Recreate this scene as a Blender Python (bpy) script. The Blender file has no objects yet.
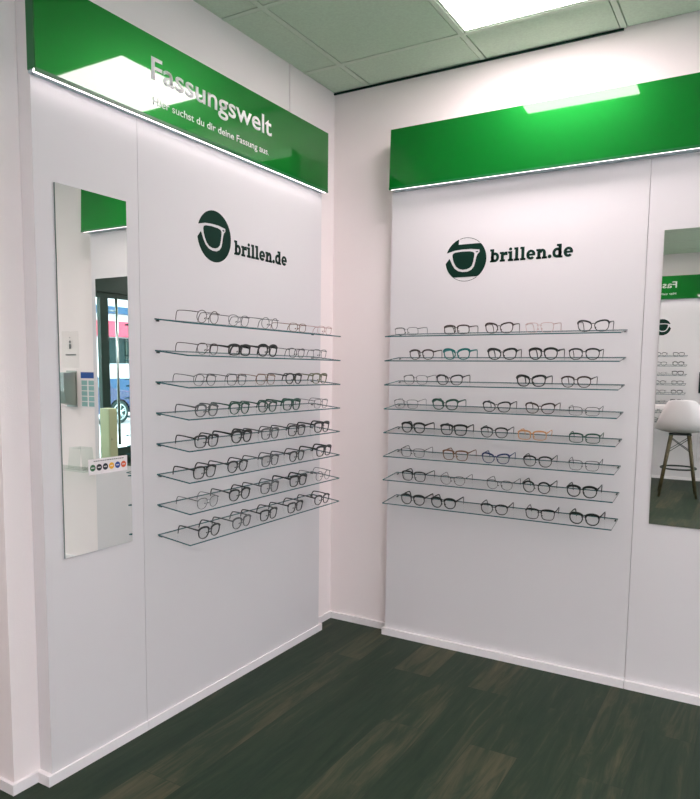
import bpy, bmesh, math, random
from mathutils import Vector, Matrix
random.seed(7)
scene = bpy.context.scene
COL = scene.collection
PI = math.pi
R = math.radians

# ------------------------------------------------------------------ materials
def mat(name, base=(.8,.8,.8), rough=.5, metal=0.0, spec=.5, emis=None, estr=0.0, bump=0.0, bscale=60.0, coat=0.0, var=0.0, vscale=8.0):
    m = bpy.data.materials.new(name); m.use_nodes = True
    nt = m.node_tree; b = nt.nodes['Principled BSDF']
    b.inputs['Base Color'].default_value = (*base, 1)
    b.inputs['Roughness'].default_value = rough
    b.inputs['Metallic'].default_value = metal
    b.inputs['Specular IOR Level'].default_value = spec
    b.inputs['Coat Weight'].default_value = coat
    b.inputs['Coat Roughness'].default_value = .03
    if emis:
        b.inputs['Emission Color'].default_value = (*emis, 1)
        b.inputs['Emission Strength'].default_value = estr
    if bump or var:
        tc = nt.nodes.new('ShaderNodeTexCoord')
    if bump:
        n = nt.nodes.new('ShaderNodeTexNoise'); n.inputs['Scale'].default_value = bscale; n.inputs['Detail'].default_value = 4
        nt.links.new(tc.outputs['Object'], n.inputs['Vector'])
        bp = nt.nodes.new('ShaderNodeBump'); bp.inputs['Strength'].default_value = bump; bp.inputs['Distance'].default_value = .002
        nt.links.new(n.outputs['Fac'], bp.inputs['Height']); nt.links.new(bp.outputs['Normal'], b.inputs['Normal'])
    if var:
        n2 = nt.nodes.new('ShaderNodeTexNoise'); n2.inputs['Scale'].default_value = vscale; n2.inputs['Detail'].default_value = 3
        nt.links.new(tc.outputs['Object'], n2.inputs['Vector'])
        rp = nt.nodes.new('ShaderNodeValToRGB')
        rp.color_ramp.elements[0].position = .3; rp.color_ramp.elements[1].position = .7
        rp.color_ramp.elements[0].color = (*[c*(1-var) for c in base], 1)
        rp.color_ramp.elements[1].color = (*[min(1, c*(1+var)) for c in base], 1)
        nt.links.new(n2.outputs['Fac'], rp.inputs['Fac']); nt.links.new(rp.outputs['Color'], b.inputs['Base Color'])
    return m

def glassy(name, tint, gloss=.08, rough=0.0, ior=1.45, body=None, bodyf=0.0):
    m = bpy.data.materials.new(name); m.use_nodes = True
    nt = m.node_tree; nt.nodes.clear()
    o = nt.nodes.new('ShaderNodeOutputMaterial'); t = nt.nodes.new('ShaderNodeBsdfTransparent')
    t.inputs['Color'].default_value = (*tint, 1)
    g = nt.nodes.new('ShaderNodeBsdfGlossy'); g.inputs['Roughness'].default_value = rough
    lw = nt.nodes.new('ShaderNodeLayerWeight'); lw.inputs['Blend'].default_value = .5
    pw = nt.nodes.new('ShaderNodeMath'); pw.operation = 'POWER'; pw.inputs[1].default_value = 5
    nt.links.new(lw.outputs['Facing'], pw.inputs[0])
    f = nt.nodes.new('ShaderNodeMath'); f.operation = 'MULTIPLY_ADD'; f.inputs[1].default_value = .35; f.inputs[2].default_value = ((ior-1)/(ior+1))**2
    nt.links.new(pw.outputs[0], f.inputs[0])
    mx = nt.nodes.new('ShaderNodeMixShader')
    nt.links.new(f.outputs[0], mx.inputs[0]); nt.links.new(t.outputs[0], mx.inputs[1]); nt.links.new(g.outputs[0], mx.inputs[2])
    last = mx
    if body:
        d = nt.nodes.new('ShaderNodeBsdfDiffuse'); d.inputs['Color'].default_value = (*body, 1)
        m2 = nt.nodes.new('ShaderNodeMixShader'); m2.inputs[0].default_value = bodyf
        nt.links.new(last.outputs[0], m2.inputs[1]); nt.links.new(d.outputs[0], m2.inputs[2]); last = m2
    nt.links.new(last.outputs[0], o.inputs['Surface'])
    return m

M = {}
M['wall'] = mat('painted_wall', (.91,.835,.825), .75, spec=.2, bump=.25, bscale=180)
M['panel'] = mat('laminate_panel', (.725,.70,.71), .6, spec=.2, bump=.04, bscale=40)
M['paneledge'] = mat('panel_edge', (.72,.72,.74), .5)
M['base'] = mat('white_skirting', (.88,.84,.85), .4)
M['tile'] = mat('mineral_tile', (.60,.74,.59), .95, spec=.05, bump=.5, bscale=220, var=.05, vscale=90)
M['tbar'] = mat('ceiling_grid', (.62,.74,.60), .6)
M['gap'] = mat('gap_shade', (.015,.04,.03), .9, spec=.05)
M['green'] = mat('green_gloss', (.0,.175,.016), .38, metal=.45, spec=.1, coat=1.0)
M['greenbox'] = mat('green_box', (.0,.13,.03), .35)
M['letter'] = mat('white_lettering', (.95,.92,.92), .6, spec=.1)
M['logo'] = mat('dark_green_foil', (.002,.026,.016), .5, spec=.15)
M['alu'] = mat('brushed_aluminium', (.42,.52,.56), .45, metal=.3)
M['led'] = mat('led_diffuser', (.9,.9,.9), .5, emis=(1.0,.86,.90), estr=3.2)
M['light'] = mat('light_panel', (.9,.9,.9), .5, emis=(1.0,.875,.90), estr=9.5)
M['mirror'] = mat('mirror_silver', (.87,.90,.87), .0, metal=1.0)
M['mirroredge'] = mat('mirror_edge', (.06,.13,.11), .3)
M['glasstop'] = glassy('shelf_glass', (.992,.998,.995), ior=1.15)
M['glassunder'] = glassy('shelf_glass_underside', (.995,1,.998), ior=1.0)
M['glassunder'].node_tree.nodes['Math.001'].inputs[1].default_value = .02
M['glassedge'] = mat('shelf_glass_edge', (.03,.12,.13), .12, spec=.8)
M['chrome'] = mat('chrome', (.55,.6,.6), .2, metal=1.0)
M['lens'] = glassy('spectacle_lens', (.99,.995,.99), ior=1.12)
M['acrylic'] = glassy('clear_acrylic', (.93,.96,.94), ior=1.2, body=(.7,.75,.72), bodyf=.03)
M['pane'] = glassy('shop_window_pane', (.93,.97,.96), ior=1.3)
M['shell'] = mat('white_plastic_shell', (.86,.80,.81), .35)
M['wood'] = mat('stool_wood', (.085,.07,.03), .5, var=.25, vscale=30)
M['wire'] = mat('black_wire', (.02,.04,.035), .4)
M['tabletop'] = mat('white_table', (.85,.79,.80), .4)
M['black'] = mat('black_plastic', (.01,.018,.016), .35)
M['frame_dark'] = mat('dark_green_frame', (.008,.03,.022), .4)
M['steel'] = mat('dispenser_steel', (.42,.47,.42), .35, metal=.7)
M['paper'] = mat('paper', (.85,.80,.80), .8)
M['blue'] = mat('print_blue', (.01,.08,.33), .6)
M['teal'] = mat('print_teal', (.28,.50,.48), .7)
M['grey'] = mat('grey_print', (.16,.16,.16), .7)
M['plinth'] = mat('olive_cabinet', (.42,.44,.27), .6)
for n, c in dict(dgreen=(.03,.13,.05), dblack=(.012,.014,.02), dink=(.01,.02,.03), dyellow=(.85,.42,.02), dblue=(.01,.06,.28), dorange=(.75,.12,.04)).items():
    M[n] = mat('dot_'+n[1:], c, .5)
M['asphalt'] = mat('asphalt', (.40,.40,.44), .9, var=.15, vscale=20)
M['pave'] = mat('pavement', (.62,.62,.66), .85, var=.1, vscale=6)
M['facade'] = mat('white_facade', (.78,.78,.86), .8, var=.05, vscale=2)
M['pinkband'] = mat('pink_fascia', (.50,.045,.10), .5)
M['blueband'] = mat('blue_fascia', (.004,.06,.16), .5)
M['shopdark'] = mat('dark_shop_glass', (.003,.022,.025), .25, spec=.15)
M['carpaint'] = mat('blue_car_paint', (.003,.022,.11), .2, coat=.3)
M['carglass'] = mat('car_glass', (.10,.16,.22), .1, spec=.4)
M['tyre'] = mat('tyre', (.01,.03,.03), .8)
M['rim'] = mat('alloy', (.55,.68,.70), .3, metal=.6)
M['red'] = mat('red_lamp', (.5,.02,.02), .3)

def floor_mat():
    m = bpy.data.materials.new('dark_wood_planks'); m.use_nodes = True
    nt = m.node_tree; b = nt.nodes['Principled BSDF']; L = nt.links
    tc = nt.nodes.new('ShaderNodeTexCoord')
    mp = nt.nodes.new('ShaderNodeMapping'); mp.inputs['Rotation'].default_value = (0,0,R(90)); mp.inputs['Location'].default_value=(.35,.11,0)
    L.new(tc.outputs['Object'], mp.inputs['Vector'])
    br = nt.nodes.new('ShaderNodeTexBrick')
    br.inputs['Scale'].default_value = 1; br.inputs['Brick Width'].default_value = 1.25; br.inputs['Row Height'].default_value = .185
    br.inputs['Mortar Size'].default_value = .0012; br.inputs['Mortar Smooth'].default_value = .3; br.offset = .37; br.offset_frequency = 2
    br.inputs['Color1'].default_value = (0,0,0,1); br.inputs['Color2'].default_value = (1,1,1,1); br.inputs['Mortar'].default_value = (.2,.2,.2,1)
    L.new(mp.outputs[0], br.inputs['Vector'])
    mp2 = nt.nodes.new('ShaderNodeMapping'); mp2.inputs['Scale'].default_value = (14, 1.3, 1)
    L.new(tc.outputs['Object'], mp2.inputs['Vector'])
    # shift the grain per plank
    ad = nt.nodes.new('ShaderNodeVectorMath'); ad.operation = 'MULTIPLY_ADD'
    L.new(br.outputs['Color'], ad.inputs[0]); ad.inputs[1].default_value = (7,13,3); L.new(mp2.outputs[0], ad.inputs[2])
    n = nt.nodes.new('ShaderNodeTexNoise'); n.inputs['Scale'].default_value = 1.6; n.inputs['Detail'].default_value = 9; n.inputs['Roughness'].default_value = .68; n.inputs['Distortion'].default_value = 1.2
    L.new(ad.outputs[0], n.inputs['Vector'])
    n3 = nt.nodes.new('ShaderNodeTexNoise'); n3.inputs['Scale'].default_value = 1.1; n3.inputs['Detail'].default_value = 3
    L.new(ad.outputs[0], n3.inputs['Vector'])
    mxf = nt.nodes.new('ShaderNodeMath'); mxf.operation = 'MULTIPLY_ADD'; mxf.inputs[1].default_value = .22
    L.new(br.outputs['Color'], mxf.inputs[0]); 
    s = nt.nodes.new('ShaderNodeMath'); s.operation = 'MULTIPLY_ADD'; s.inputs[1].default_value = .75; s.inputs[2].default_value = 0
    L.new(n.outputs['Fac'], s.inputs[0])
    s2 = nt.nodes.new('ShaderNodeMath'); s2.operation = 'MULTIPLY_ADD'; s2.inputs[1].default_value = .25
    L.new(n3.outputs['Fac'], s2.inputs[0]); L.new(s.outputs[0], s2.inputs[2])
    L.new(s2.outputs[0], mxf.inputs[2])
    rp = nt.nodes.new('ShaderNodeValToRGB'); e = rp.color_ramp.elements
    e[0].position = .42; e[0].color = (.007,.022,.011,1)
    e[1].position = .86; e[1].color = (.085,.077,.042,1)
    k = rp.color_ramp.elements.new(.60); k.color = (.018,.034,.018,1)
    L.new(mxf.outputs[0], rp.inputs['Fac'])
    mm = nt.nodes.new('ShaderNodeMixRGB'); mm.inputs[2].default_value = (.013,.022,.016,1)
    mf = nt.nodes.new('ShaderNodeMath'); mf.operation='MULTIPLY'; mf.inputs[1].default_value=.7
    L.new(br.outputs['Fac'], mf.inputs[0]); L.new(mf.outputs[0], mm.inputs[0]); L.new(rp.outputs['Color'], mm.inputs[1])
    L.new(mm.outputs[0], b.inputs['Base Color'])
    b.inputs['Roughness'].default_value = .55; b.inputs['Specular IOR Level'].default_value = .25
    bp = nt.nodes.new('ShaderNodeBump'); bp.inputs['Strength'].default_value = .15; bp.inputs['Distance'].default_value = .001
    L.new(n.outputs['Fac'], bp.inputs['Height']); L.new(bp.outputs['Normal'], b.inputs['Normal'])
    return m
M['floor'] = floor_mat()

# ------------------------------------------------------------------ mesh helpers
def box(bm, x0,x1,y0,y1,z0,z1, mi=0, bev=0):
    vs = [bm.verts.new((x,y,z)) for z in (z0,z1) for y in (y0,y1) for x in (x0,x1)]
    fs = [bm.faces.new([vs[i] for i in q]) for q in ((0,2,3,1),(4,5,7,6),(0,1,5,4),(2,6,7,3),(0,4,6,2),(1,3,7,5))]
    for f in fs: f.material_index = mi
    if bev:
        es = list({e for f in fs for e in f.edges})
        bmesh.ops.bevel(bm, geom=es, offset=bev, segments=2, affect='EDGES', profile=.5)
    return fs
def prism(bm, pts, f0, f1, mi=0):
    """pts: 2-D outline; f0,f1 map (u,v)->3-D for both sides"""
    a = [bm.verts.new(f0(*p)) for p in pts]; b = [bm.verts.new(f1(*p)) for p in pts]; n = len(pts)
    fs = [bm.faces.new(a), bm.faces.new(b[::-1])]
    fs += [bm.faces.new((a[i], b[i], b[(i+1)%n], a[(i+1)%n])) for i in range(n)]
    for f in fs: f.material_index = mi
    return fs
def tube(bm, pts, r, n=8, closed=False, mi=0, ry=None, smooth=True):
    pts = [Vector(p) for p in pts]; N = len(pts)
    rs = r if isinstance(r, (list,tuple)) else [r]*N
    rings = []; prev = None
    for i,p in enumerate(pts):
        if closed: t = pts[(i+1)%N]-pts[i-1]
        else: t = pts[min(i+1,N-1)]-pts[max(i-1,0)]
        t.normalize()
        if prev is None:
            up = Vector((0,0,1)) if abs(t.z)<.9 else Vector((0,1,0))
            a = t.cross(up).normalized()
        else:
            a = (prev - t*prev.dot(t)).normalized()
        prev = a; b = t.cross(a)
        rr = rs[i]; r2 = rr*(ry if ry else 1)
        rings.append([bm.verts.new(p + a*math.cos(2*PI*k/n)*rr + b*math.sin(2*PI*k/n)*r2) for k in range(n)])
    m = N if closed else N-1
    for i in range(m):
        A, B = rings[i], rings[(i+1)%N]
        for k in range(n):
            f = bm.faces.new((A[k], A[(k+1)%n], B[(k+1)%n], B[k])); f.smooth = smooth; f.material_index = mi
    if not closed:
        for q in (rings[0][::-1], rings[-1]):
            f = bm.faces.new(q); f.material_index = mi
def cyl(bm, p0, p1, r, n=20, mi=0, r1=None):
    tube(bm, [p0,p1], [r, r1 if r1 is not None else r], n, mi=mi)
def finish(bm, name, mats, parent=None, tri=False):
    bmesh.ops.recalc_face_normals(bm, faces=bm.faces)
    if tri: bmesh.ops.triangulate(bm, faces=[f for f in bm.faces if len(f.verts)>4])
    me = bpy.data.meshes.new(name); bm.to_mesh(me); bm.free()
    for m in (mats if isinstance(mats,(list,tuple)) else [mats]): me.materials.append(m)
    o = bpy.data.objects.new(name, me); COL.objects.link(o)
    if parent: o.parent = parent
    return o
def tag(o, label=None, cat=None, group=None, kind=None):
    if label: o['label'] = label
    if cat: o['category'] = cat
    if group: o['group'] = group
    if kind: o['kind'] = kind
    return o
def thing(name, loc, label, cat, group=None, rz=0):
    o = bpy.data.objects.new(name, None); COL.objects.link(o); o.empty_display_size=.05
    o.location = loc; o.rotation_euler = (0,0,rz)
    return tag(o, label, cat, group)
def BM(): return bmesh.new()
def struct(name, bm, m, label=None):
    o = finish(bm, name, m); o['kind'] = 'structure'
    if label: o['label'] = label
    return o

# ------------------------------------------------------------------ the room
H = 2.905; XE = 6.0; YF = -6.90; XN = -1.6; YC = -2.012
b = BM(); box(b, XN, XE+.15, YF, 0, -.1, 0); struct('floor', b, M['floor'])
b = BM(); box(b, -.12, 0, YC, .0, 0, H+.1); box(b, XN, -.12, YC, YC+.12, 0, H+.1); struct('wall_left', b, M['wall'])
b = BM(); box(b, -.12, XE+.15, 0, .12, 0, H+.1); struct('wall_back', b, M['wall'])
b = BM(); box(b, XN, XE+.15, YF-.12, YF, 0, H+.1); struct('wall_front', b, M['wall'])
b = BM(); box(b, XN-.12, XN, YF, YC+.12, 0, H+.1); struct('wall_niche', b, M['wall'])
# shop front wall: pier by the back wall, lintel over the glazing
HZ = 2.45
b = BM(); box(b, XE, XE+.15, -1.3, 0, 0, H+.1); box(b, XE, XE+.15, YF, -6.3, 0, H+.1)
box(b, XE, XE+.15, -6.3, -1.3, HZ, H+.1); struct('wall_right', b, M['frame_dark'])
# ceiling: recessed tiles between T-bars
P = .627; GX = .208; GY = -.290; TW = .024
lights = [(0,0), (3,-4), (5,-1), (2,-6), (3,-3), (5,-4), (-2,-5), (4,-8), (7,-3), (-1,-8), (7,-7)]   # cells holding a light panel: (i, j); some unseen ones added for fill light
b = BM(); i0 = -3; i1 = 10; j1 = 0; j0 = -11
cells = []
for i in range(i0, i1):
    for j in range(j0, j1+2):
        x0 = GX+P*(i)+TW/2; x1 = GX+P*(i+1)-TW/2; y1 = GY+P*j-TW/2; y0 = GY+P*(j-1)+TW/2
        x0 = max(x0, XN); x1 = min(x1, XE); y0 = max(y0, YF); y1 = min(y1, 0)
        if x1-x0 < .02 or y1-y0 < .02: continue
        if (i-1, j) in lights: cells.append((x0,x1,y0,y1)); continue
        g = .005
        box(b, x0+g, x1-g, y0+g, y1-g, H-.001, H+.02)
box(b, XN, XE, YF, 0, H+.06, H+.1)
struct('ceiling', b, M['tile'])
b = BM()
for i in range(i0, i1+1):
    x = GX+P*i
    if XN < x < XE: box(b, x-TW/2, x+TW/2, YF, 0, H-.003, H+.012)
for j in range(j0, j1+2):
    y = GY+P*j
    if YF < y < 0:
        for i in range(i0-1, i1+1):
            x0 = max(XN, GX+P*i+TW/2); x1 = min(XE, GX+P*(i+1)-TW/2)
            if x1 > x0: box(b, x0, x1, y-TW/2, y+TW/2, H-.003, H+.012)
struct('trim_1', b, M['tbar'])
b = BM(); box(b, 0, GX+2*P, -.009, 0, H-.012, H-.004); box(b, XN, XE, YF, 0, H+.045, H+.05)  # dark strip and dark sheet: shade inside the ceiling gaps, put in as colour
struct('trim_2', b, M['gap'])
names = ['above the corner between the two sign walls', 'to the right of the camera', 'out along the back wall to the right', 'added as fill just behind the camera', 'added as fill between the corner and the shop window', 'added as fill in the middle of the shop', 'added as fill over the niche left of the camera', 'near the far display wall', 'nearest the shop door', 'near the far left niche', 'in the far corner by the shop window']
for k, ((i,j), (x0,x1,y0,y1)) in enumerate(zip(sorted(lights), sorted(cells))):
    nm = 'bright square ceiling light panel, the one %s' % names[[(0,0),(3,-4),(5,-1),(2,-6),(3,-3),(5,-4),(-2,-5),(4,-8),(7,-3),(-1,-8),(7,-7)].index((i,j))]
    t = thing('ceiling_light', ((x0+x1)/2,(y0+y1)/2,H), nm, 'ceiling light', 'square ceiling light panels')
    w = (x1-x0)/2; d = (y1-y0)/2
    b = BM(); box(b, -w+.012, w-.012, -d+.012, d-.012, .002, .01); finish(b, 'diffuser', M['light'], t)
    b = BM()
    for q in ((-w+.001,w-.001,-d+.001,-d+.012),(-w+.001,w-.001,d-.012,d-.001),(-w+.001,-w+.012,-d+.012,d-.012),(w-.012,w-.001,-d+.012,d-.012)):
        box(b, *q, 0, .015)
    finish(b, 'frame', M['tbar'], t)

# skirting boards: along the bare wall, then round the two built-out panel blocks
BT = .012; BHh = .037
b = BM(); box(b, 0, BT, -.20, -BT, 0, BHh); box(b, 0, BT, YC-.0, -1.93, 0, BHh); box(b, XN, BT, YC-BT, YC, 0, BHh)
struct('baseboard_left', b, M['base'])
b = BM(); box(b, .0, .375, -BT, 0, 0, BHh); box(b, 2.05, XE, -BT, 0, 0, BHh); struct('baseboard_back', b, M['base'])
b = BM(); box(b, XN, XE, YF, YF+BT, 0, BHh); struct('baseboard_front', b, M['base'])
# cover strip on the bare left wall above the sign
b = BM(); box(b, 0, .006, -.425, -.402, 2.3, H-.003); struct('trim_3', b, M['wall'])

# ------------------------------------------------------------------ logo and lettering, drawn in (u, v), u to the reader's right
def ell(cx, cy, rx, ry, a0, a1, th, n=20, tv=None):
    """list of quads for an elliptical arc of thickness th (outer radii rx, ry)"""
    tv = tv or th*.8; out = []
    for k in range(n):
        q = []
        for (a, inn) in ((k,0),(k+1,0),(k+1,1),(k,1)):
            t = R(a0+(a1-a0)*a/n); q.append((cx+(rx-th*inn)*math.cos(t), cy+(ry-tv*inn)*math.sin(t)))
        out.append(q)
    return out
def rc(x0,y0,x1,y1): return [[(x0,y0),(x1,y0),(x1,y1),(x0,y1)]]
XH = .74
def slab(ch):
    W = .27
    if ch == 'b': return rc(.10,0,.10+W,1)+rc(0,.84,.12,1)+rc(.0,0,.12,.13)+ell(.46,XH/2,.38,XH/2,-180,180,.25,28,.20), .88
    if ch == 'r': return rc(.10,0,.10+W,XH)+rc(0,XH-.16,.12,XH)+rc(0,0,.48,.16)+ell(.54,XH-.28,.24,.28,60,180,.18,14,.18)+rc(.50,XH-.27,.70,XH), .72
    if ch == 'i': return rc(.10,0,.10+W,XH)+rc(0,XH-.16,.14,XH)+rc(0,0,.48,.16)+[[(.22+.145*math.cos(R(k*30)), .91+.12*math.sin(R(k*30))) for k in range(12)]], .52
    if ch == 'l': return rc(.10,0,.10+W,1)+rc(0,.84,.14,1)+rc(0,0,.48,.16), .52
    if ch == 'e': return ell(.40,XH/2,.40,XH/2,0,318,.25,28,.185)+rc(.15,.29,.78,.44), .84
    if ch == 'n': return rc(.10,0,.10+W,XH)+rc(0,XH-.16,.12,XH)+rc(0,0,.44,.16)+ell(.53,XH-.30,.31,.30,0,180,.26,18,.21)+rc(.58,.0,.84,XH-.29)+rc(.50,0,.94,.16), .98
    if ch == '.': return [[(.16+.16*math.cos(R(k*30)), .14+.14*math.sin(R(k*30))) for k in range(12)]], .36
    if ch == 'd': return rc(.50,0,.50+W,1)+rc(.36,.84,.54,1)+rc(.72,0,.87,.14)+ell(.40,XH/2,.40,XH/2,-180,180,.25,28,.20), .92
def logo_disc(cut):
    """two or three outlines: dark disc with the spectacle outline left white"""
    # circle from the lower notch, counter-clockwise past bottom, right, top to the brow line
    arc = []
    a0, a1 = 180-(-8), 360+180-20
    for k in range(61):
        a = R(a0+(a1-a0)*k/60); x, y = math.cos(a), math.sin(a)
        if cut:   # the foil lies shifted: a flat-topped step and a flat foot stay bare
            if y > .70 and x > -.36: y = .70
            if y < -.80: y = -.80
        arc.append((x,y))
    if cut:
        out = []
        for k,(x,y) in enumerate(arc):
            out.append((x,y))
            if k < 60:
                x2,y2 = arc[k+1]
                if y == .70 and y2 > .71: out.append((-.36,.70)); out.append((-.34,.94))
        arc = out
    notch = [(-.55,.44),(-.20,.47),(.25,.47),(.66,.41),(.67,.30),(.58,.22),(.52,.08),(.47,-.16),(.42,-.34),(.30,-.48),(.12,-.56),(-.12,-.57),(-.36,-.51),(-.54,-.38),(-.66,-.20),(-.75,-.02),(-.80,.08)]
    inner = [(-.66,.22),(-.62,.31),(-.52,.35),(-.2,.375),(.2,.36),(.36,.32),(.42,.25),(.41,.10),(.37,-.12),(.31,-.30),(.20,-.40),(.05,-.45),(-.14,-.46),(-.32,-.41),(-.46,-.30),(-.57,-.12),(-.63,.05)]
    dot = [(.47,.32),(.53,.345),(.60,.33),(.60,.30),(.53,.285)]
    return [arc+notch, inner, dot]
def plate(polys, to3, nrm, th, name, m, parent):
    b = BM(); n = Vector(nrm)
    for q in polys:
        prism(b, q, lambda u,v: Vector(to3(u,v)), lambda u,v: Vector(to3(u,v))+n*th)
    return finish(b, name, m, parent, tri=True)
def brand_logo(parent, origin, right, nrm, c, rad, t0, tw, th, zb, cut, zc):
    """c: disc centre along the wall, t0: where the text starts, tw: its width"""
    o = Vector(origin); r = Vector(right)
    def P3(u, v): return o + r*u + Vector((0,0,v))
    d = plate(logo_disc(cut), lambda u,v: P3(c+u*rad, zc+v*rad), nrm, .0012, 'logo_disc', M['logo'], parent)
    if cut:
        n = Vector(nrm)
        for a0,a1 in ((48,108),(234,304)):
            tube_b = BM()
            for q in ell(0,0,1.0,1.0,a0,a1,.022,24,.022):
                prism(tube_b, q, lambda u,v: P3(c+u*rad, zc+v*rad), lambda u,v: P3(c+u*rad, zc+v*rad)+n*.0008)
            bmesh.ops.remove_doubles(tube_b, verts=tube_b.verts, dist=1e-6)
            finish(tube_b, 'disc_outline', M['logo'], parent)
    polys = []; x = 0
    for ch in 'brillen.de':
        g, w = slab(ch); polys += [[(u+x, v) for u,v in q] for q in g]; x += w+.03
    s = tw/x
    plate(polys, lambda u,v: P3(t0+u*s, zb+v*th), nrm, .0012, 'logo_lettering', M['logo'], parent)

def text_mesh(txt, width, cap, to_world, name, parent, bold, spacing=1.0):
    cu = bpy.data.curves.new(name, 'FONT'); cu.body = txt; cu.size = 1; cu.offset = bold; cu.extrude = 0; cu.space_character = spacing
    cu.resolution_u = 6
    o = bpy.data.objects.new(name, cu); COL.objects.link(o)
    dg = bpy.context.evaluated_depsgraph_get(); dg.update()
    me = bpy.data.meshes.new_from_object(o.evaluated_get(dg))
    bpy.data.objects.remove(o); 
    xs = [v.co.x for v in me.vertices]; x0, x1 = min(xs), max(xs)
    capn = .729 if False else None
    # cap height of the built-in font from its own tallest capital
    cu2 = bpy.data.curves.new('c', 'FONT'); cu2.body = 'H'; cu2.offset = bold
    o2 = bpy.data.objects.new('c', cu2); COL.objects.link(o2); dg = bpy.context.evaluated_depsgraph_get(); dg.update()
    me2 = bpy.data.meshes.new_from_object(o2.evaluated_get(dg)); bpy.data.objects.remove(o2)
    ch = max(v.co.y for v in me2.vertices); bpy.data.meshes.remove(me2); bpy.data.curves.remove(cu2); bpy.data.curves.remove(cu)
    bb = BM(); bb.from_mesh(me)
    bmesh.ops.remove_doubles(bb, verts=bb.verts, dist=1e-5)
    r = bmesh.ops.extrude_face_region(bb, geom=list(bb.faces))
    for v in [g for g in r['geom'] if isinstance(g, bmesh.types.BMVert)]: v.co.z += 1.0
    for v in bb.verts:
        u = (v.co.x-x0)/(x1-x0)*width; w = v.co.y/ch*cap; v.co = to_world(u, w, v.co.z)
    ob = finish(bb, name, M['letter'], parent); bpy.data.meshes.remove(me)
    return ob

# ------------------------------------------------------------------ display panels, mirrors, signs
def frame_box(parent, name, m, u0,u1,n0,n1,z0,z1, wall, bev=0):
    b = BM()
    if wall == 'L': box(b, n0,n1,u0,u1,z0,z1, bev=bev)
    elif wall == 'R': box(b, u0,u1,-n1,-n0,z0,z1, bev=bev)
    else: box(b, u0,u1,YF+n0,YF+n1,z0,z1, bev=bev)
    return finish(b, name, m, parent)
PL = .0627; PR = .0607
def display_panel(wall, u0, u1, label, dep, logo=None, top=2.60):
    t = thing('display_panel', (0,0,0), label, 'wall panel', 'white built-out display panels')
    frame_box(t, 'board', M['panel'], u0, u1, .0002, dep, 0, top, wall)
    frame_box(t, 'skirting', M['base'], u0-(.012 if wall=='R' and u0<.5 else 0), u1, dep, dep+(.0085 if wall=='L' else .018), 0, BHh, wall)
    if logo: logo(t)
    return t
def logoL(t): brand_logo(t, (PL,0,0), (0,1,0), (1,0,0), -.7437*1.42, .0742*1.42, -.6535*1.42, .281*1.42, .0610, 1.3505*1.42, False, 1.389*1.42)
def logoR(t): brand_logo(t, (0,-PR,0), (1,0,0), (0,-1,0), .5582*1.42, .0735*1.42, .6445*1.42, .2745*1.42, .0610, 1.3665*1.42, True, 1.3825*1.42)
def logoF(t): brand_logo(t, (0,YF+.061,0), (-1,0,0), (0,1,0), -.645*1.42, .0735*1.42, -.548*1.42, .275*1.42, .0610, 1.362*1.42, False, 1.389*1.42)
display_panel('L', -1.912, -1.4776, 'narrow white wall panel behind the tall mirror on the left wall', PL)
display_panel('L', -1.4756, -.2228, 'wide white wall panel carrying the glass shelves and dark green logo, left wall', PL, logoL)
display_panel('R', .3888, 1.6072, 'wide white wall panel carrying the glass shelves and dark green logo, right wall', PR, logoR)
display_panel('R', 1.6092, 2.03, 'narrow white wall panel behind the mirror on the right wall', PR)
display_panel('F', -.3, 1.40, 'white panel with shelves and round logo, seen reflected in the right-hand mirror', PR, logoF)
display_panel('F', 1.402, 2.05, 'plain white panel beside the reflected shelves on the far wall', PR)
b = BM(); box(b, 0, .0712, -1.93, -1.912, 0, BHh); box(b, .0, .0712, -.2228,-.1985, 0, BHh); struct('trim_4', b, M['base'])

def wall_mirror(wall, u0, u1, z0, z1, dep, label, tilt=0):
    t = thing('wall_mirror', (dep+.0005, (u0+u1)/2, z0) if wall=='L' else ((u0+u1)/2, -dep-.0005, z0), label, 'mirror', 'tall frameless mirrors')
    w = (u1-u0)/2; h = z1-z0
    b = BM()
    box(b, -w, w, -.005, 0, 0, h)
    for f in b.faces:
        f.normal_update()
    for f in b.faces:
        c = f.calc_center_median()
        f.material_index = 0 if abs(c.y+.005) < 1e-5 else 1
    finish(b, 'mirror_glass', [M['mirror'], M['mirroredge']], t)
    for s in (-1,1):
        for zz in (0, h):
            b = BM(); box(b, s*w*.55-.012, s*w*.55+.012, -.0075, -.0052, zz-.004 if zz==0 else zz-.008, zz+.008 if zz==0 else zz+.004)
            if False: finish(b, 'clip', M['chrome'], t)
            else: b.free()
    t.rotation_euler = (tilt, 0, R(90) if wall=='L' else 0)
    return t
wall_mirror('L', -1.838, -1.5393, .7734, 2.0160, PL, 'tall frameless mirror on the left wall, reflecting a street and a dispenser')
wall_mirror('R', 1.6745, 1.981, .7660, 2.0200, PR, 'tall frameless mirror at the right edge, reflecting a white bar stool', tilt=0.0035)

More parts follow.
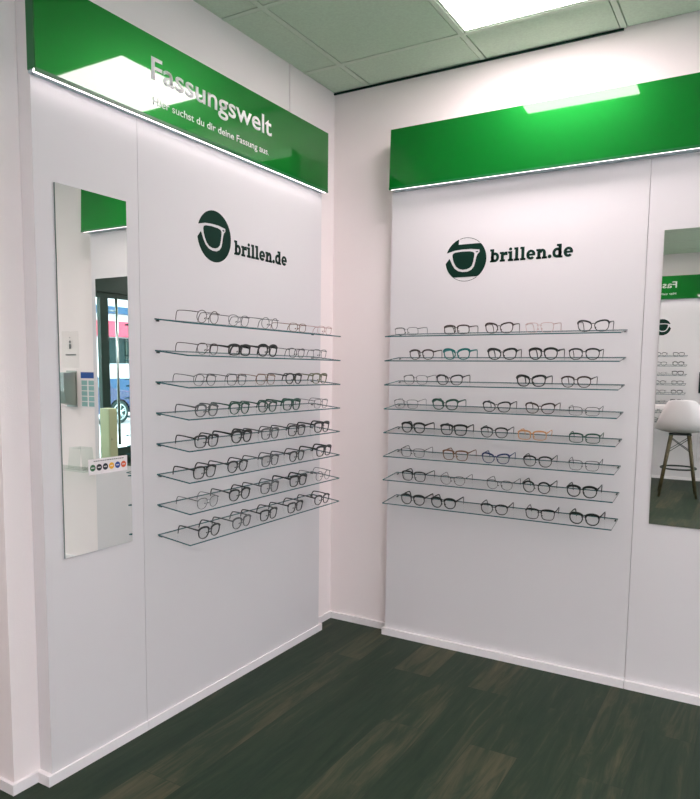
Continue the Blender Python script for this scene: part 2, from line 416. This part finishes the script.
def sign(wall, u0, u1, n0, n1, z0, z1, label, text=None, lean=0.0):
    t = thing('sign_box', (0,0,0), label, 'sign', 'green sign boxes')
    fr = .006
    fc = frame_box(t, 'face', M['green'], u0, u1, n1-fr, n1, z0, z1, wall)
    for v in fc.data.vertices:      # the face leans back a little
        if v.co.z > (z0+z1)/2:
            if wall == 'R': v.co.y += lean
            elif wall == 'L': v.co.x -= lean
    frame_box(t, 'housing', M['greenbox'], u0+.001, u1-.001, n0+.0005, n1-fr-lean, z0+.012, z1-.001, wall)
    frame_box(t, 'light_strip', M['led'], u0+.004, u1-.004, n1-fr-.012, n1-fr-.001, z0+.002, z0+.0115, wall)
    frame_box(t, 'base_rail', M['alu'], u0+.004, u1-.004, n0+.0005, n1-fr-.0135, z0+.003, z0+.0115, wall)
    frame_box(t, 'edge_trim', M['greenbox'], u0-.0003, u1+.0003, n1+.0001, n1+.0012, z0, z0+.011, wall)
    if text: text(t)
    return t
def textL(t):
    f = lambda u,w,e: Vector((.1057+.0002+e*.0003, -1.0165*1.42+u, 1.7358*1.42+w))
    text_mesh('Fassungswelt', .514*1.42, .0548*1.42, f, 'title_lettering', t, .014)
    f2 = lambda u,w,e: Vector((.1057+.0002+e*.0003, -1.0125*1.42+u, 1.6740*1.42+w))
    text_mesh('Hier suchst du dir deine Fassung aus.', .495*1.42, .0190*1.42, f2, 'subtitle_lettering', t, .010)
def textF(t):
    y = YF+.134+.0002; s = 1.0
    f = lambda u,w,e: Vector((1.07-u, y+e*.0003, 1.7358*1.42+w))
    text_mesh('Fassungswelt', .514*1.42, .0548*1.42, f, 'title_lettering', t, .014)
    f2 = lambda u,w,e: Vector((1.065-u, y+e*.0003, 1.6740*1.42+w))
    text_mesh('Hier suchst du dir deine Fassung aus.', .495*1.42, .0190*1.42, f2, 'subtitle_lettering', t, .010)
sign('L', -1.9225, -.2307, PL, .1057, 2.3214, 2.6146, 'long glossy green sign with white lettering along the left wall', textL)
sign('R', .4059, 2.035, PR, .1341, 2.3214, 2.6146, 'plain glossy green sign box without lettering on the right wall', lean=.010)
sign('F', -.3, 2.05, PR, .1341, 2.3214, 2.6146, 'green sign with white lettering on the far wall, seen only mirrored', textF)

# ------------------------------------------------------------------ glass shelves
SH = 1.104; SD_L = .2338-PL; SD_R = .2239-PR; DROP = .019; ST = .005
ZS = [1.6113-.1199*i for i in range(8)]
ordn = ['topmost','second from top','third from top','fourth from top','fifth from top','sixth from top','seventh from top','lowest']
def make_shelf(depth, length):
    t = bpy.data.objects.new('glass_shelf', None); COL.objects.link(t); t.empty_display_size=.05
    b = BM(); n = [(0,0),(0,ST),(0,0),(0,0)]
    y0 = -depth; z = 0; d = DROP
    vs = [b.verts.new(p) for p in ((0,-.001,-ST),(length,-.001,-ST),(length,y0,-ST-d),(0,y0,-ST-d),(0,-.001,0),(length,-.001,0),(length,y0,-d),(0,y0,-d))]
    for q,mi in (((0,1,2,3),2),((4,7,6,5),0),((0,4,5,1),1),((1,5,6,2),1),((2,6,7,3),1),((3,7,4,0),1)):
        f = b.faces.new([vs[i] for i in q]); f.material_index = mi
    finish(b, 'pane', [M['glasstop'], M['glassedge'], M['glassunder']], t)
    for x in (.010, length-.010):
        b = BM(); cyl(b, (x,-.0005,-ST/2-.0058), (x,-.014,-ST/2-.0072), .0035, 14); 
        finish(b, 'support_pin', M['black'], t)
    return t
def copy_tree(o, parent=None):
    c = o.copy(); COL.objects.link(c)
    if parent: c.parent = parent
    for ch in list(o.children): copy_tree(ch, c)
    return c
shL = make_shelf(SD_L, SH); shR = make_shelf(SD_R, SH)
shF = None
for i,z in enumerate(ZS):
    o = shL if i==0 else copy_tree(shL)
    o.location = (PL+.0003, -1.4055, z); o.rotation_euler = (0,0,R(90))
    tag(o, 'clear glass shelf on the left wall, %s of eight' % ordn[i], 'shelf', 'glass shelves on the left wall')
    o = shR if i==0 else copy_tree(shR)
    o.location = (.443, -PR-.0003, z)
    tag(o, 'clear glass shelf on the right wall, %s of eight' % ordn[i], 'shelf', 'glass shelves on the right wall')
    o = copy_tree(shR)
    o.location = (1.235, YF+.0613, z); o.rotation_euler = (0,0,PI)
    tag(o, 'clear glass shelf reflected in the right-hand mirror, %s of its wall' % ordn[i], 'shelf', 'glass shelves on the far wall')

# ------------------------------------------------------------------ eyeglasses
COLS = {
 'black':((.008,.014,.012),'black'), 'dark brown':((.035,.020,.014),'dark brown'), 'tortoise':((.16,.075,.03),'tortoiseshell'),
 'teal':((.0,.16,.15),'teal green'), 'olive':((.12,.13,.06),'olive'), 'amber':((.62,.30,.12),'amber'), 'rose':((.55,.36,.34),'pale rose'),
 'navy':((.01,.03,.12),'navy blue'), 'dark green':((.01,.07,.045),'dark green'), 'gunmetal':((.09,.10,.10),'gunmetal grey')}
FM = {k: mat('eyewear_'+k.replace(' ','_'), v[0], .3) for k,v in COLS.items()}
def lens_outline(kind, n=28):
    out = []
    for k in range(n):
        a = 2*PI*k/n; c, s = math.cos(a), math.sin(a)
        p = {'square':3.6,'round':2.0,'panto':2.4,'rect':3.6,'cat':2.6}[kind]
        rx = {'square':.0262,'round':.0238,'panto':.0252,'rect':.0268,'cat':.0262}[kind]
        rz = {'square':.0205,'round':.0225,'panto':.0212,'rect':.0172,'cat':.0198}[kind]
        d = (abs(c)**p+abs(s)**p)**(-1/p)
        x = rx*d*c; z = rz*d*s
        if kind in ('square','panto','cat'): x *= 1+.14*(z/rz)
        if kind == 'cat' and z > 0: z += .20*x*(z/rz)
        if kind == 'panto' and z > 0: z *= .93
        out.append((x, z))
    return out
PROTO = {}
def make_glasses(kind, thick, colour, tilt_arm=0.0):
    t = bpy.data.objects.new('eyeglasses', None); COL.objects.link(t); t.empty_display_size=.02
    m = FM[colour]; ol = lens_outline(kind)
    zmin = min(z for x,z in ol); zmax = max(z for x,z in ol)
    w = {'thick':.0050,'mid':.0037,'thin':.0020}[thick]; cx = .0345; cz = -zmin+w
    hz = cz+zmax*.72
    b = BM()
    for s in (-1,1):
        n = len(ol); A=[];B=[];C=[];D=[]
        for (x,z) in ol:
            l = math.hypot(x,z); ww = w*((2.1 if thick=='thick' else 2.0) if z>zmax*.5 and thick!='thin' else (1.3 if z>zmax*.5 else .85))
            X, Z = s*(cx+x)if s>0 else -(cx+x), cz+z
            ox, oz = s*(cx+x*(1+ww/l)), cz+z*(1+ww/l)
            yc = -.004+.0035*((abs(ox))/.06)**2
            th = .0035 if thick!='thin' else .0018
            A.append(b.verts.new((X,yc,Z))); B.append(b.verts.new((ox,yc,oz))); C.append(b.verts.new((ox,yc+th,oz))); D.append(b.verts.new((X,yc+th,Z)))
        for k in range(n):
            j=(k+1)%n
            for P_,Q_ in ((A,B),(B,C),(C,D),(D,A)):
                b.faces.new((P_[k],P_[j],Q_[j],Q_[k]))
        # end piece that carries the hinge
        ex = cx+ol[0][0]+w
        box(b, min(s*(ex-.004), s*.0645), max(s*(ex-.004), s*.0645), -.0015, .004, hz-.0028 if thick!='thin' else hz-.0014, hz+.0032 if thick!='thin' else hz+.0014)
        # nose pad
        tube(b, [(s*.0095,.002,cz-.003),(s*.0085,.008,cz-.007)], [.0012,.0026], 6)
    # bridge
    br = [(x, -.004, cz+zmax*.42+.0035*math.cos(x/.0105*PI/2)) for x in (-.0105,-.007,-.0035,0,.0035,.007,.0105)]
    tube(b, br, .0024 if thick!='thin' else .0012, 6, ry=.8)
    finish(b, 'frame_front', m, t)
    for s in (-1,1):
        b = BM(); L = .098
        pts = [(s*.064, .004, hz), (s*.0655,.03,hz+.0005), (s*.066,.06,hz+.0005),(s*.0655,L-.01,hz-.001),(s*.065,L,hz-.003),(s*.064,L+.005,hz-.010),(s*.0625,L+.008,hz*.5),(s*.061,L+.010,.0015)]
        tr = {'thick':.0018,'mid':.0015,'thin':.0012}[thick]
        tube(b, pts, [tr*1.3,tr*1.1,tr,tr,tr,tr*1.1,tr*1.1,tr*.95], 6, ry={'thick':2.1,'mid':1.8,'thin':1.2}[thick])
        finish(b, 'temple', m, t)
    for s in (-1,1):
        b = BM()
        vs = [b.verts.new((s*(cx+x), -.0022+.0035*((cx+x)/.06)**2, cz+z)) for x,z in ol]
        c = b.verts.new((s*cx, -.0030, cz))
        for k in range(len(vs)):
            b.faces.new((vs[k], vs[(k+1)%len(vs)], c)).smooth = True
        finish(b, 'lens', M['lens'], t)
    return t
def glasses(kind, thick, colour):
    k = (kind,thick,colour)
    if k not in PROTO: PROTO[k] = make_glasses(kind,thick,colour); return PROTO[k]
    return copy_tree(PROTO[k])
# camera used to read positions along the shelves (same numbers as the real camera further down)
CAMP = dict(f=702.16, cx=337.374, cy=440.13, yaw=-.5409, pitch=-.0989, roll=.0100, loc=Vector((2.0604,-3.3662,1.42)))
def cam_axes():
    y,p,r = CAMP['yaw'],CAMP['pitch'],CAMP['roll']
    fw = Vector((math.sin(y)*math.cos(p), math.cos(y)*math.cos(p), math.sin(p))); rt = Vector((math.cos(y),-math.sin(y),0)); up = rt.cross(fw)
    return rt*math.cos(r)+up*math.sin(r), -rt*math.sin(r)+up*math.cos(r), fw
AX = cam_axes()
def along(u, v, wall):
    """where along the shelf a pair stands, read off the photograph's column u"""
    d = AX[2]+AX[0]*((u-CAMP['cx'])/CAMP['f'])-AX[1]*((v-CAMP['cy'])/CAMP['f'])
    if wall == 'L':
        t = (.2338-.014-CAMP['loc'].x)/d.x; return CAMP['loc'].y+d.y*t
    t = (-(.2239-.014)-CAMP['loc'].y)/d.y; return CAMP['loc'].x+d.x*t
T = {'K':('thick','black'),'k':('mid','black'),'t':('thin','black'),'n':('mid','dark brown'),'N':('thick','dark brown'),'m':('thin','dark brown'),
     'g':('thin','gunmetal'),'G':('mid','gunmetal'),'r':('thin','rose'),'a':('mid','amber'),'o':('mid','olive'),'T':('thick','teal'),'v':('thick','dark green'),'V':('mid','dark green'),
     'b':('mid','navy'),'s':('mid','tortoise'),'B':('thin','tortoise')}
S_ = {'q':'square','o':'round','p':'panto','r':'rect','c':'cat'}
SN = {'square':'square','round':'round','panto':'soft-round','rect':'narrow rectangular','cat':'cat-eye'}
TN = {'thick':'thick','mid':'slim','thin':'wire-thin'}
left = [
 [(208,'om'),(239,'pg'),(270,'og'),(298,'rB'),(325,'rr')],
 [(208,'pm'),(240,'rK'),(268,'pK'),(297,'ct'),(320,'qg')],
 [(205,'pg'),(237,'qt'),(266,'qB'),(294,'pk'),(320,'qo')],
 [(207,'pG'),(240,'pV'),(268,'cV'),(292,'qv'),(321,'qg')],
 [(207,'qk'),(242,'pK'),(270.5,'qG'),(297,'qk'),(322,'qK')],
 [(205,'qk'),(238,'pk'),(270.5,'qG'),(297,'pk'),(324,'qK')],
 [(208,'pg'),(240,'pk'),(270,'qG'),(298.5,'qK'),(323,'og')],
 [(209.5,'pk'),(242,'pG'),(269,'qk'),(295.5,'qk'),(322,'pk')]]
right = [
 [(406.4,'rg'),(456.5,'rn'),(499,'cn'),(539.5,'qr'),(593,'ck')],
 [(421.5,'pn'),(456.5,'cT'),(502,'cK'),(543,'pK'),(584,'pk')],
 [(415.5,'qg'),(449.5,'ck'),(531,'cK'),(576,'pn')],
 [(406,'qg'),(445,'cv'),(496.5,'ck'),(540,'cn'),(584,'rt')],
 [(413,'pK'),(453.5,'qK'),(494,'pk'),(532,'ra'),(584.5,'rV')],
 [(412.5,'qt'),(455,'qs'),(495.5,'cb'),(537.5,'pk'),(584,'qt')],
 [(413.5,'qk'),(452.5,'pm'),(499.5,'pt'),(536.5,'ok'),(582,'pK')],
 [(412.5,'pK'),(443,'pK'),(494,'pk'),(540,'qk'),(584.5,'pK')]]
pos_l = ['nearest the camera','second from the camera end','in the middle','second from the corner','nearest the corner']
pos_r5 = ['leftmost','second from left','in the middle','second from right','rightmost']
pos_r4 = ['leftmost','second from left','second from right','rightmost']
rowv_l = [324,354,383,410,440,468,497,525]; rowv_r = [331,357,382,409,435,461,485,512]
TILT = math.atan(DROP/SD_L)
shelfname = ['top','second','third','fourth','fifth','sixth','seventh','bottom']
def put(code, wall, at, z0, label, group):
    kind = S_[code[0]]; thick, colour = T[code[1]]
    o = glasses(kind, thick, colour)
    dep = {'L':SD_L,'R':SD_R,'F':SD_R}[wall]; back = .014+.0035
    fr = (dep-back)/dep; z = z0-DROP*fr+.0009
    rz = R(random.uniform(-3.5,3.5))
    if wall=='L': o.location = (PL+dep-back, at, z); rz += R(90)
    elif wall=='R': o.location = (at, -PR-dep+back, z)
    else: o.location = (at, YF+PR+dep-back, z); rz += PI
    o.rotation_euler = (math.atan(DROP/dep), 0, rz)
    tag(o, '%s %s %s eyeglasses, %s' % (COLS[colour][1], TN[thick]+'-rimmed' if thick!='thin' else 'wire-thin', SN[kind], label), 'eyeglasses', group)
for i in range(8):
    for j,(u,c) in enumerate(left[i]):
        put(c, 'L', along(u, rowv_l[i], 'L'), ZS[i], '%s on the %s left-wall shelf' % (pos_l[j], shelfname[i]), 'eyeglasses on the left wall shelves')
    rr = pos_r5 if len(right[i])==5 else pos_r4
    for j,(u,c) in enumerate(right[i]):
        put(c, 'R', along(u, rowv_r[i], 'R'), ZS[i], '%s on the %s right-wall shelf' % (rr[j], shelfname[i]), 'eyeglasses on the right wall shelves')
    for j,x in enumerate((1.14,.94,.74)):
        put(['qk','pk','pK','qG','qK','rt'][(i*2+j)%6], 'F', x, ZS[i], '%s on the %s far-wall shelf, seen mirrored' % (['rightmost','second from right','third from right'][j], shelfname[i]), 'eyeglasses on the far wall shelves')

# ------------------------------------------------------------------ sticker on the left mirror
t = thing('mirror_sticker', (PL+.0058, -1.7335, 1.0465), 'small white sticker with six coloured discs on the left mirror', 'sticker', rz=R(90))
b = BM(); box(b, 0, .1745, -.0012, -.0002, 0, .055); finish(b, 'paper', M['paper'], t)
b = BM()
x = .022
while x < .155:
    w = random.uniform(.004,.010); box(b, x, x+w, -.0016, -.0013, .0455, .0485); x += w+.002
finish(b, 'caption', M['grey'], t)
for k,c in enumerate(['dgreen','dblack','dink','dyellow','dblue','dorange']):
    cx = .0175+k*.0278
    b = BM(); cyl(b, (cx,-.0013,.024), (cx,-.0019,.024), .0118, 28)
    d = finish(b, 'coloured_disc', M[c], t); d['label'] = ['green disc','black disc','second black disc','yellow disc','blue disc','orange-red disc'][k]
    b = BM()
    for q in range(3): box(b, cx-.0065+q*.0046, cx-.0032+q*.0046, -.0023, -.0020, .0222, .0262)
    finish(b, 'mark', M['paper'], d)

# ------------------------------------------------------------------ back wall beyond the panel (seen in the left mirror)
t = thing('sanitizer_dispenser', (2.335, 0, 1.15), 'grey metal hand sanitizer dispenser on the wall, seen in the left mirror', 'dispenser')
b = BM(); box(b, -.055, .055, -.006, 0, -.01, .25, bev=.002); finish(b, 'backplate', M['steel'], t)
b = BM(); prism(b, [(-.006,0),(-.085,.02),(-.105,.10),(-.105,.235),(-.006,.24)], lambda u,v: Vector((-.05,u,v)), lambda u,v: Vector((.05,u,v)))
bmesh.ops.bevel(b, geom=list(b.edges), offset=.004, segments=2, affect='EDGES'); finish(b, 'body', M['steel'], t)
b = BM(); tube(b, [(.0,-.105,.21),(.0,-.15,.215),(.0,-.19,.19),(.0,-.20,.15)], .006, 8); box(b, -.022,.022,-.208,-.196,.08,.155, bev=.003); finish(b, 'lever', M['chrome'], t)
t = thing('wall_notice', (2.085, -.0005, 1.135), 'white paper notice with blue header beside the dispenser, seen in the left mirror', 'notice')
b = BM(); box(b, 0, .16, -.001, 0, 0, .262); finish(b, 'sheet', M['paper'], t)
b = BM(); box(b, .008, .152, -.0016, -.0011, .212, .255); finish(b, 'header', M['blue'], t)
for cx in (.012,.086):
    for k in range(5):
        b = BM(); box(b, cx, cx+.06, -.0016, -.0011, .012+k*.038, .044+k*.038); finish(b, 'table_cell', M['teal'], t)
t = thing('wall_plaque', (2.25, -.0005, 1.42), 'clear plaque with small pictogram above the dispenser, seen in the left mirror', 'plaque')
M['clear'] = glassy('clear_plate', (.985,.99,.985), ior=1.1)
b = BM(); box(b, 0, .18, -.004, 0, 0, .26, bev=.001); finish(b, 'plate', M['clear'], t)
b = BM(); cyl(b, (.09,-.0042,.185),(.09,-.005,.185), .010, 16); box(b, .080,.100,-.005,-.0042,.135,.17); cyl(b, (.09,-.0042,.215),(.09,-.005,.215), .004, 12)
finish(b, 'pictogram', M['grey'], t)
b = BM(); x = .03
while x < .14:
    w = random.uniform(.006,.012); box(b, x, x+w, -.005, -.0042, .088, .098); x += w+.002
finish(b, 'caption', M['grey'], t)
t = thing('wall_shelf', (2.0, 0, .70), 'narrow clear shelf on the wall below the dispenser, seen in the left mirror', 'shelf')
b = BM(); box(b, .04, .75, -.16, -.001, 0, .008); finish(b, 'pane', M['acrylic'], t)
for x in (.12,.67):
    b = BM(); box(b, x-.008,x+.008,-.05,-.001,-.012,-.0005); finish(b, 'bracket', M['chrome'], t)
t = thing('acrylic_display_stand', (2.16, -.08, .7085), 'clear acrylic display stand on the small shelf, seen in the left mirror', 'display stand')
b = BM(); box(b, -.09,.09,-.06,.06,0,.004); finish(b, 'foot', M['acrylic'], t)
b = BM(); prism(b, [(-.08,.004),(-.076,.004),(-.056,.15),(.056,.15),(.076,.004),(.08,.004),(.06,.154),(-.06,.154)], lambda u,v: Vector((u,-.05,v)), lambda u,v: Vector((u,.05,v)))
finish(b, 'arch', M['acrylic'], t, tri=True)

# ------------------------------------------------------------------ stool and high table by the far wall (seen in the right mirror)
def bar_stool(loc, rz):
    t = thing('bar_stool', loc, 'white shell bar stool with wooden legs, reflected in the right-hand mirror', 'bar stool', rz=rz)
    # shell: grid, s across (-1..1), q from front lip to back top; front faces +y
    prof = [(.235,.715),(.225,.735),(.19,.742),(.10,.728),(0,.715),(-.08,.720),(-.14,.742),(-.18,.79),(-.205,.86),(-.22,.93),(-.23,1.0),(-.235,1.06),(-.236,1.10)]
    wid = [.22,.24,.255,.265,.268,.268,.265,.258,.240,.215,.185,.160,.138]
    b = BM(); NS = 12; grid = []
    for k,(y,z) in enumerate(prof):
        row = []
        for i in range(NS+1):
            s = -1+2*i/NS; w = wid[k]
            lift = [.01,.015,.03,.045,.05,.05,.04,.02,.01,.0,.0,.0,.0][k]*abs(s)**2.6; fwd = .09*abs(s)**2.4 if k>=6 else 0
            row.append(b.verts.new((s*w, y+fwd, z+lift-(.02*abs(s)**4 if k==12 else 0))))
        grid.append(row)
    for k in range(len(prof)-1):
        for i in range(NS):
            b.faces.new((grid[k][i],grid[k][i+1],grid[k+1][i+1],grid[k+1][i])).smooth = True
    o = finish(b, 'seat_shell', M['shell'], t)
    so = o.modifiers.new('thickness','SOLIDIFY'); so.thickness = .010; so.offset = 0
    sb = o.modifiers.new('smooth','SUBSURF'); sb.levels = 1; sb.render_levels = 1
    for sx in (-1,1):
        for sy in (-1,1):
            b = BM(); cyl(b, (sx*.09,sy*.09,.70),(sx*.19,sy*.19,0), .019, 12, r1=.012); finish(b, 'leg', M['wood'], t)
    def lp(sx,sy,z):
        f = (.70-z)/.70; return (sx*(.09+.10*f), sy*(.09+.10*f), z)
    b = BM()
    box(b, -.115,.115,-.115,.115,.695,.703)
    for a,c in (((-1,1),(1,1)),((1,1),(1,-1)),((1,-1),(-1,-1)),((-1,-1),(-1,1))):
        tube(b, [lp(*a,.66), lp(*c,.50)], .004, 6); tube(b, [lp(*c,.66), lp(*a,.50)], .004, 6)
    finish(b, 'wire_brace', M['wire'], t)
    b = BM(); ring = [(.185*math.cos(2*PI*k/32), .185*math.sin(2*PI*k/32), .315) for k in range(32)]
    tube(b, ring, .009, 8, closed=True)
    for sx in (-1,1):
        for sy in (-1,1):
            p = lp(sx,sy,.315); q = (p[0]*.93,p[1]*.93,.315); tube(b, [q,(.185*.707*sx,.185*.707*sy,.315)], .006, 6)
    finish(b, 'foot_ring', M['wire'], t)
    return t
bar_stool((1.305, -5.58, 0), R(173))
t = thing('high_table', (1.2, -6.22, 0), 'white high table behind the bar stool, reflected in the right-hand mirror', 'table')
b = BM(); box(b, -.9,1.0,-.24,.20,.955,.995, bev=.004); finish(b, 'tabletop', M['tabletop'], t)
for x in (-.72,.82):
    for y in (-.16,.12):
        b = BM(); box(b, x-.025,x+.025,y-.025,y+.025,0,.954, bev=.002); finish(b, 'leg', M['tabletop'], t)
t = thing('wall_screen', (1.55, YF+.0625, 1.13), 'dark screen on the far wall at the reflection edge, right-hand mirror', 'screen')
b = BM(); box(b, -.17,.16,0,.03,0,.27, bev=.004); finish(b, 'housing', M['black'], t)
b = BM(); box(b, -.16,.15,.0302,.031,.010,.26); finish(b, 'display', M['shopdark'], t)

# ------------------------------------------------------------------ shop front and street (seen through both mirrors)
def window(n, y0, y1, door=False):
    b = BM(); w = .07
    box(b, XE+.03, XE+.10, y0, y0+w, 0, HZ); box(b, XE+.03, XE+.10, y1-w, y1, 0, HZ)
    box(b, XE+.03, XE+.10, y0+w, y1-w, 0, .24 if door else .12); box(b, XE+.03, XE+.10, y0+w, y1-w, HZ-.07, HZ)
    o = struct(('door_%d' if door else 'window_%d') % n, b, M['frame_dark'])
    b = BM(); box(b, XE+.06, XE+.068, y0+w, y1-w, .24 if door else .12, HZ-.07); finish(b, 'glazing', M['pane'], o)
    if door:
        b = BM(); hy = -3.785
        tube(b, [(XE-.045, hy, .30),(XE-.045, hy, 2.38)], .020, 14)
        for z in (.5, 2.2): tube(b, [(XE-.045,hy,z),(XE+.03,hy+.075,z)], .009, 8)
        finish(b, 'door_handle', M['chrome'], o)
    return o
window(1, -3.635, -1.30); window(1, -4.75, -3.635, True); window(2, -6.30, -4.75)
t = thing('low_cabinet', (5.22, -2.955, 0), 'narrow olive-beige cabinet by the shop window, seen through both mirrors', 'cabinet')
b = BM(); box(b, -.08,.08,-.065,.065,.05,.89, bev=.004); finish(b, 'body', M['plinth'], t)
b = BM(); box(b, -.07,.07,-.055,.055,0,.05); finish(b, 'plinth', M['frame_dark'], t)
b = BM(); box(b, -.094,-.0805,-.058,.058,.08,.87, bev=.002); d = finish(b, 'door', M['plinth'], t)
b = BM(); cyl(b, (-.094,.04,.5),(-.108,.04,.5), .006, 14); finish(b, 'knob', M['chrome'], d)

GZ = -.12
b = BM(); box(b, XE+.15, 9.6, -30, 12, GZ-.2, -.02); struct('ground', b, M['pave'])
b = BM(); box(b, 9.6, 17.5, -30, 12, GZ-.2, GZ); struct('road', b, M['asphalt'])
b = BM(); box(b, 17.5, 20, -30, 12, GZ-.2, -.02); struct('pavement', b, M['pave'])
def car():
    t = thing('parked_car', (13.6, -8.55, GZ), 'dark blue parked car in the street, seen through both mirrors', 'car')
    # side profile (y along the car, z up), body from x=-.86 (this side) to .86
    prof = [(-2.1,.30),(-2.12,.62),(-2.02,.80),(-1.2,.92),(-.55,1.38),(.1,1.48),(1.0,1.44),(1.75,1.02),(2.05,.95),(2.12,.60),(2.08,.30),
            (1.72,.28),(1.66,.48),(1.5,.62),(1.32,.66),(1.14,.62),(.98,.48),(.92,.28),(-.92,.28),(-.98,.48),(-1.14,.62),(-1.32,.66),(-1.5,.62),(-1.66,.48),(-1.72,.28)]
    b = BM(); n = len(prof)
    secs = []
    for x,sc in ((-.86,0),(-.80,1),(.80,1),(.86,0)):
        secs.append([b.verts.new((x+( .16*(-1 if x>0 else 1) if z>1.0 else 0)*1.0, y*(1 if sc else .985), z if sc else (z*.985 if z>.7 else z))) for y,z in prof])
    for a,c in zip(secs,secs[1:]):
        for k in range(n): b.faces.new((a[k],a[(k+1)%n],c[(k+1)%n],c[k]))
    b.faces.new(secs[0]); b.faces.new(secs[-1][::-1])
    finish(b, 'body', M['carpaint'], t, tri=True)
    for side in (-1,1):
        for pts in ([(-1.0,.98),(-.50,1.30),(.02,1.39),(.02,.98)],[(.08,.98),(.08,1.39),(.92,1.36),(1.45,1.02)]):
            b = BM(); 
            f = lambda u,v,o=0: Vector((side*(.868-.36*max(0,(v-.95))+o), u, v))
            prism(b, pts, lambda u,v: f(u,v), lambda u,v: f(u,v,.006)); finish(b, 'side_window', M['carglass'], t)
    b = BM(); prism(b, [(-.62,.95),(.62,.95),(.52,1.34),(-.52,1.34)], lambda u,v: Vector((u,-1.18+(v-.95)*1.41,v+.01)), lambda u,v: Vector((u,-1.19+(v-.95)*1.41,v+.02))); finish(b, 'windscreen', M['carglass'], t)
    for sy in (-1.32, 1.32):
        for side in (-1,1):
            x = side*.74
            b = BM(); tube(b, [(x-.10,sy,.31),(x-.09,sy,.31),(x+.09,sy,.31),(x+.10,sy,.31)], [.28,.31,.31,.28], 32); w = finish(b, 'wheel', M['tyre'], t)
            b = BM(); xo = side*.845
            tube(b, [(xo, sy+.205*math.cos(2*PI*k/32), .31+.205*math.sin(2*PI*k/32)) for k in range(32)], .014, 6, closed=True)
            for k in range(5):
                a = 2*PI*k/5+.3
                for da in (-.16,.16):
                    tube(b, [(xo, sy+.03*math.cos(a), .31+.03*math.sin(a)), (xo, sy+.205*math.cos(a+da), .31+.205*math.sin(a+da))], .016, 6)
            cyl(b, (side*.83,sy,.31),(side*.865,sy,.31), .05, 16)
            finish(b, 'rim', M['rim'], w)
    for side in (-1,1):
        b = BM(); box(b, side*.62-.14, side*.62+.14, -2.13,-2.09,.58,.70, bev=.01); finish(b, 'headlight', M['carglass'], t)
        b = BM(); box(b, side*.66-.12, side*.66+.12, 2.06,2.13,.72,.86, bev=.01); finish(b, 'tail_light', M['red'], t)
        b = BM(); box(b, min(side*.87,side*1.0), max(side*.87,side*1.0), -.92,-.80,.98,1.08, bev=.02); finish(b, 'wing_mirror', M['carpaint'], t)
car()
t = thing('shop_building', (20.0, -14, 0), 'white building with pink and blue fascia across the street, seen through both mirrors', 'building')
b = BM(); box(b, .3, 6, -14, 24, -.32, 9); finish(b, 'wall', M['facade'], t)
b = BM(); box(b, .05, .3, -14, 24, 2.55, 3.15); finish(b, 'pink_fascia', M['pinkband'], t)
b = BM(); box(b, .0, .3, -14, 24, 3.45, 3.72); finish(b, 'blue_awning', M['blueband'], t)
b = BM(); box(b, .1, .3, -14, 24, -.02, .9); finish(b, 'stall_riser', M['blueband'], t)
for k in range(12):
    y = -13+k*3.0
    b = BM(); box(b, .2, .3, y, y+2.2, 1.5, 2.5); w = finish(b, 'shop_window', M['shopdark'], t)
    b = BM()
    for yy in (y, y+1.07, y+2.14): box(b, .16, .2, yy, yy+.06, 1.5, 2.5)
    finish(b, 'mullion', M['frame_dark'], w)
for k in range(9):
    y = -12+k*3.8
    b = BM(); box(b, .24, .3, y, y+1.3, 5.0, 7.0); finish(b, 'upper_window', M['shopdark'], t)

# ------------------------------------------------------------------ daylight
w = bpy.data.worlds.new('World'); scene.world = w; w.use_nodes = True
nt = w.node_tree; bg = nt.nodes['Background']
bg.inputs[0].default_value = (.84,.96,.98,1); bg.inputs[1].default_value = 3.3

# ------------------------------------------------------------------ camera
cd = bpy.data.cameras.new('camera'); cam = bpy.data.objects.new('camera', cd); COL.objects.link(cam)
cd.sensor_fit = 'VERTICAL'; cd.sensor_height = 24; cd.lens = CAMP['f']*24/799
cd.shift_x = (350-CAMP['cx'])/799; cd.shift_y = (CAMP['cy']-399.5)/799
cd.clip_start = .05; cd.clip_end = 200
rx, ux, fx = AX
m = Matrix((rx, ux, -fx)).transposed().to_4x4(); m.translation = CAMP['loc']; cam.matrix_world = m
scene.camera = cam
vs = scene.view_settings
scene.display_settings.display_device = 'sRGB'
vs.view_transform = 'Standard'; vs.look = 'None'; vs.gamma = 1; vs.use_curve_mapping = False
vs.exposure = 1.12
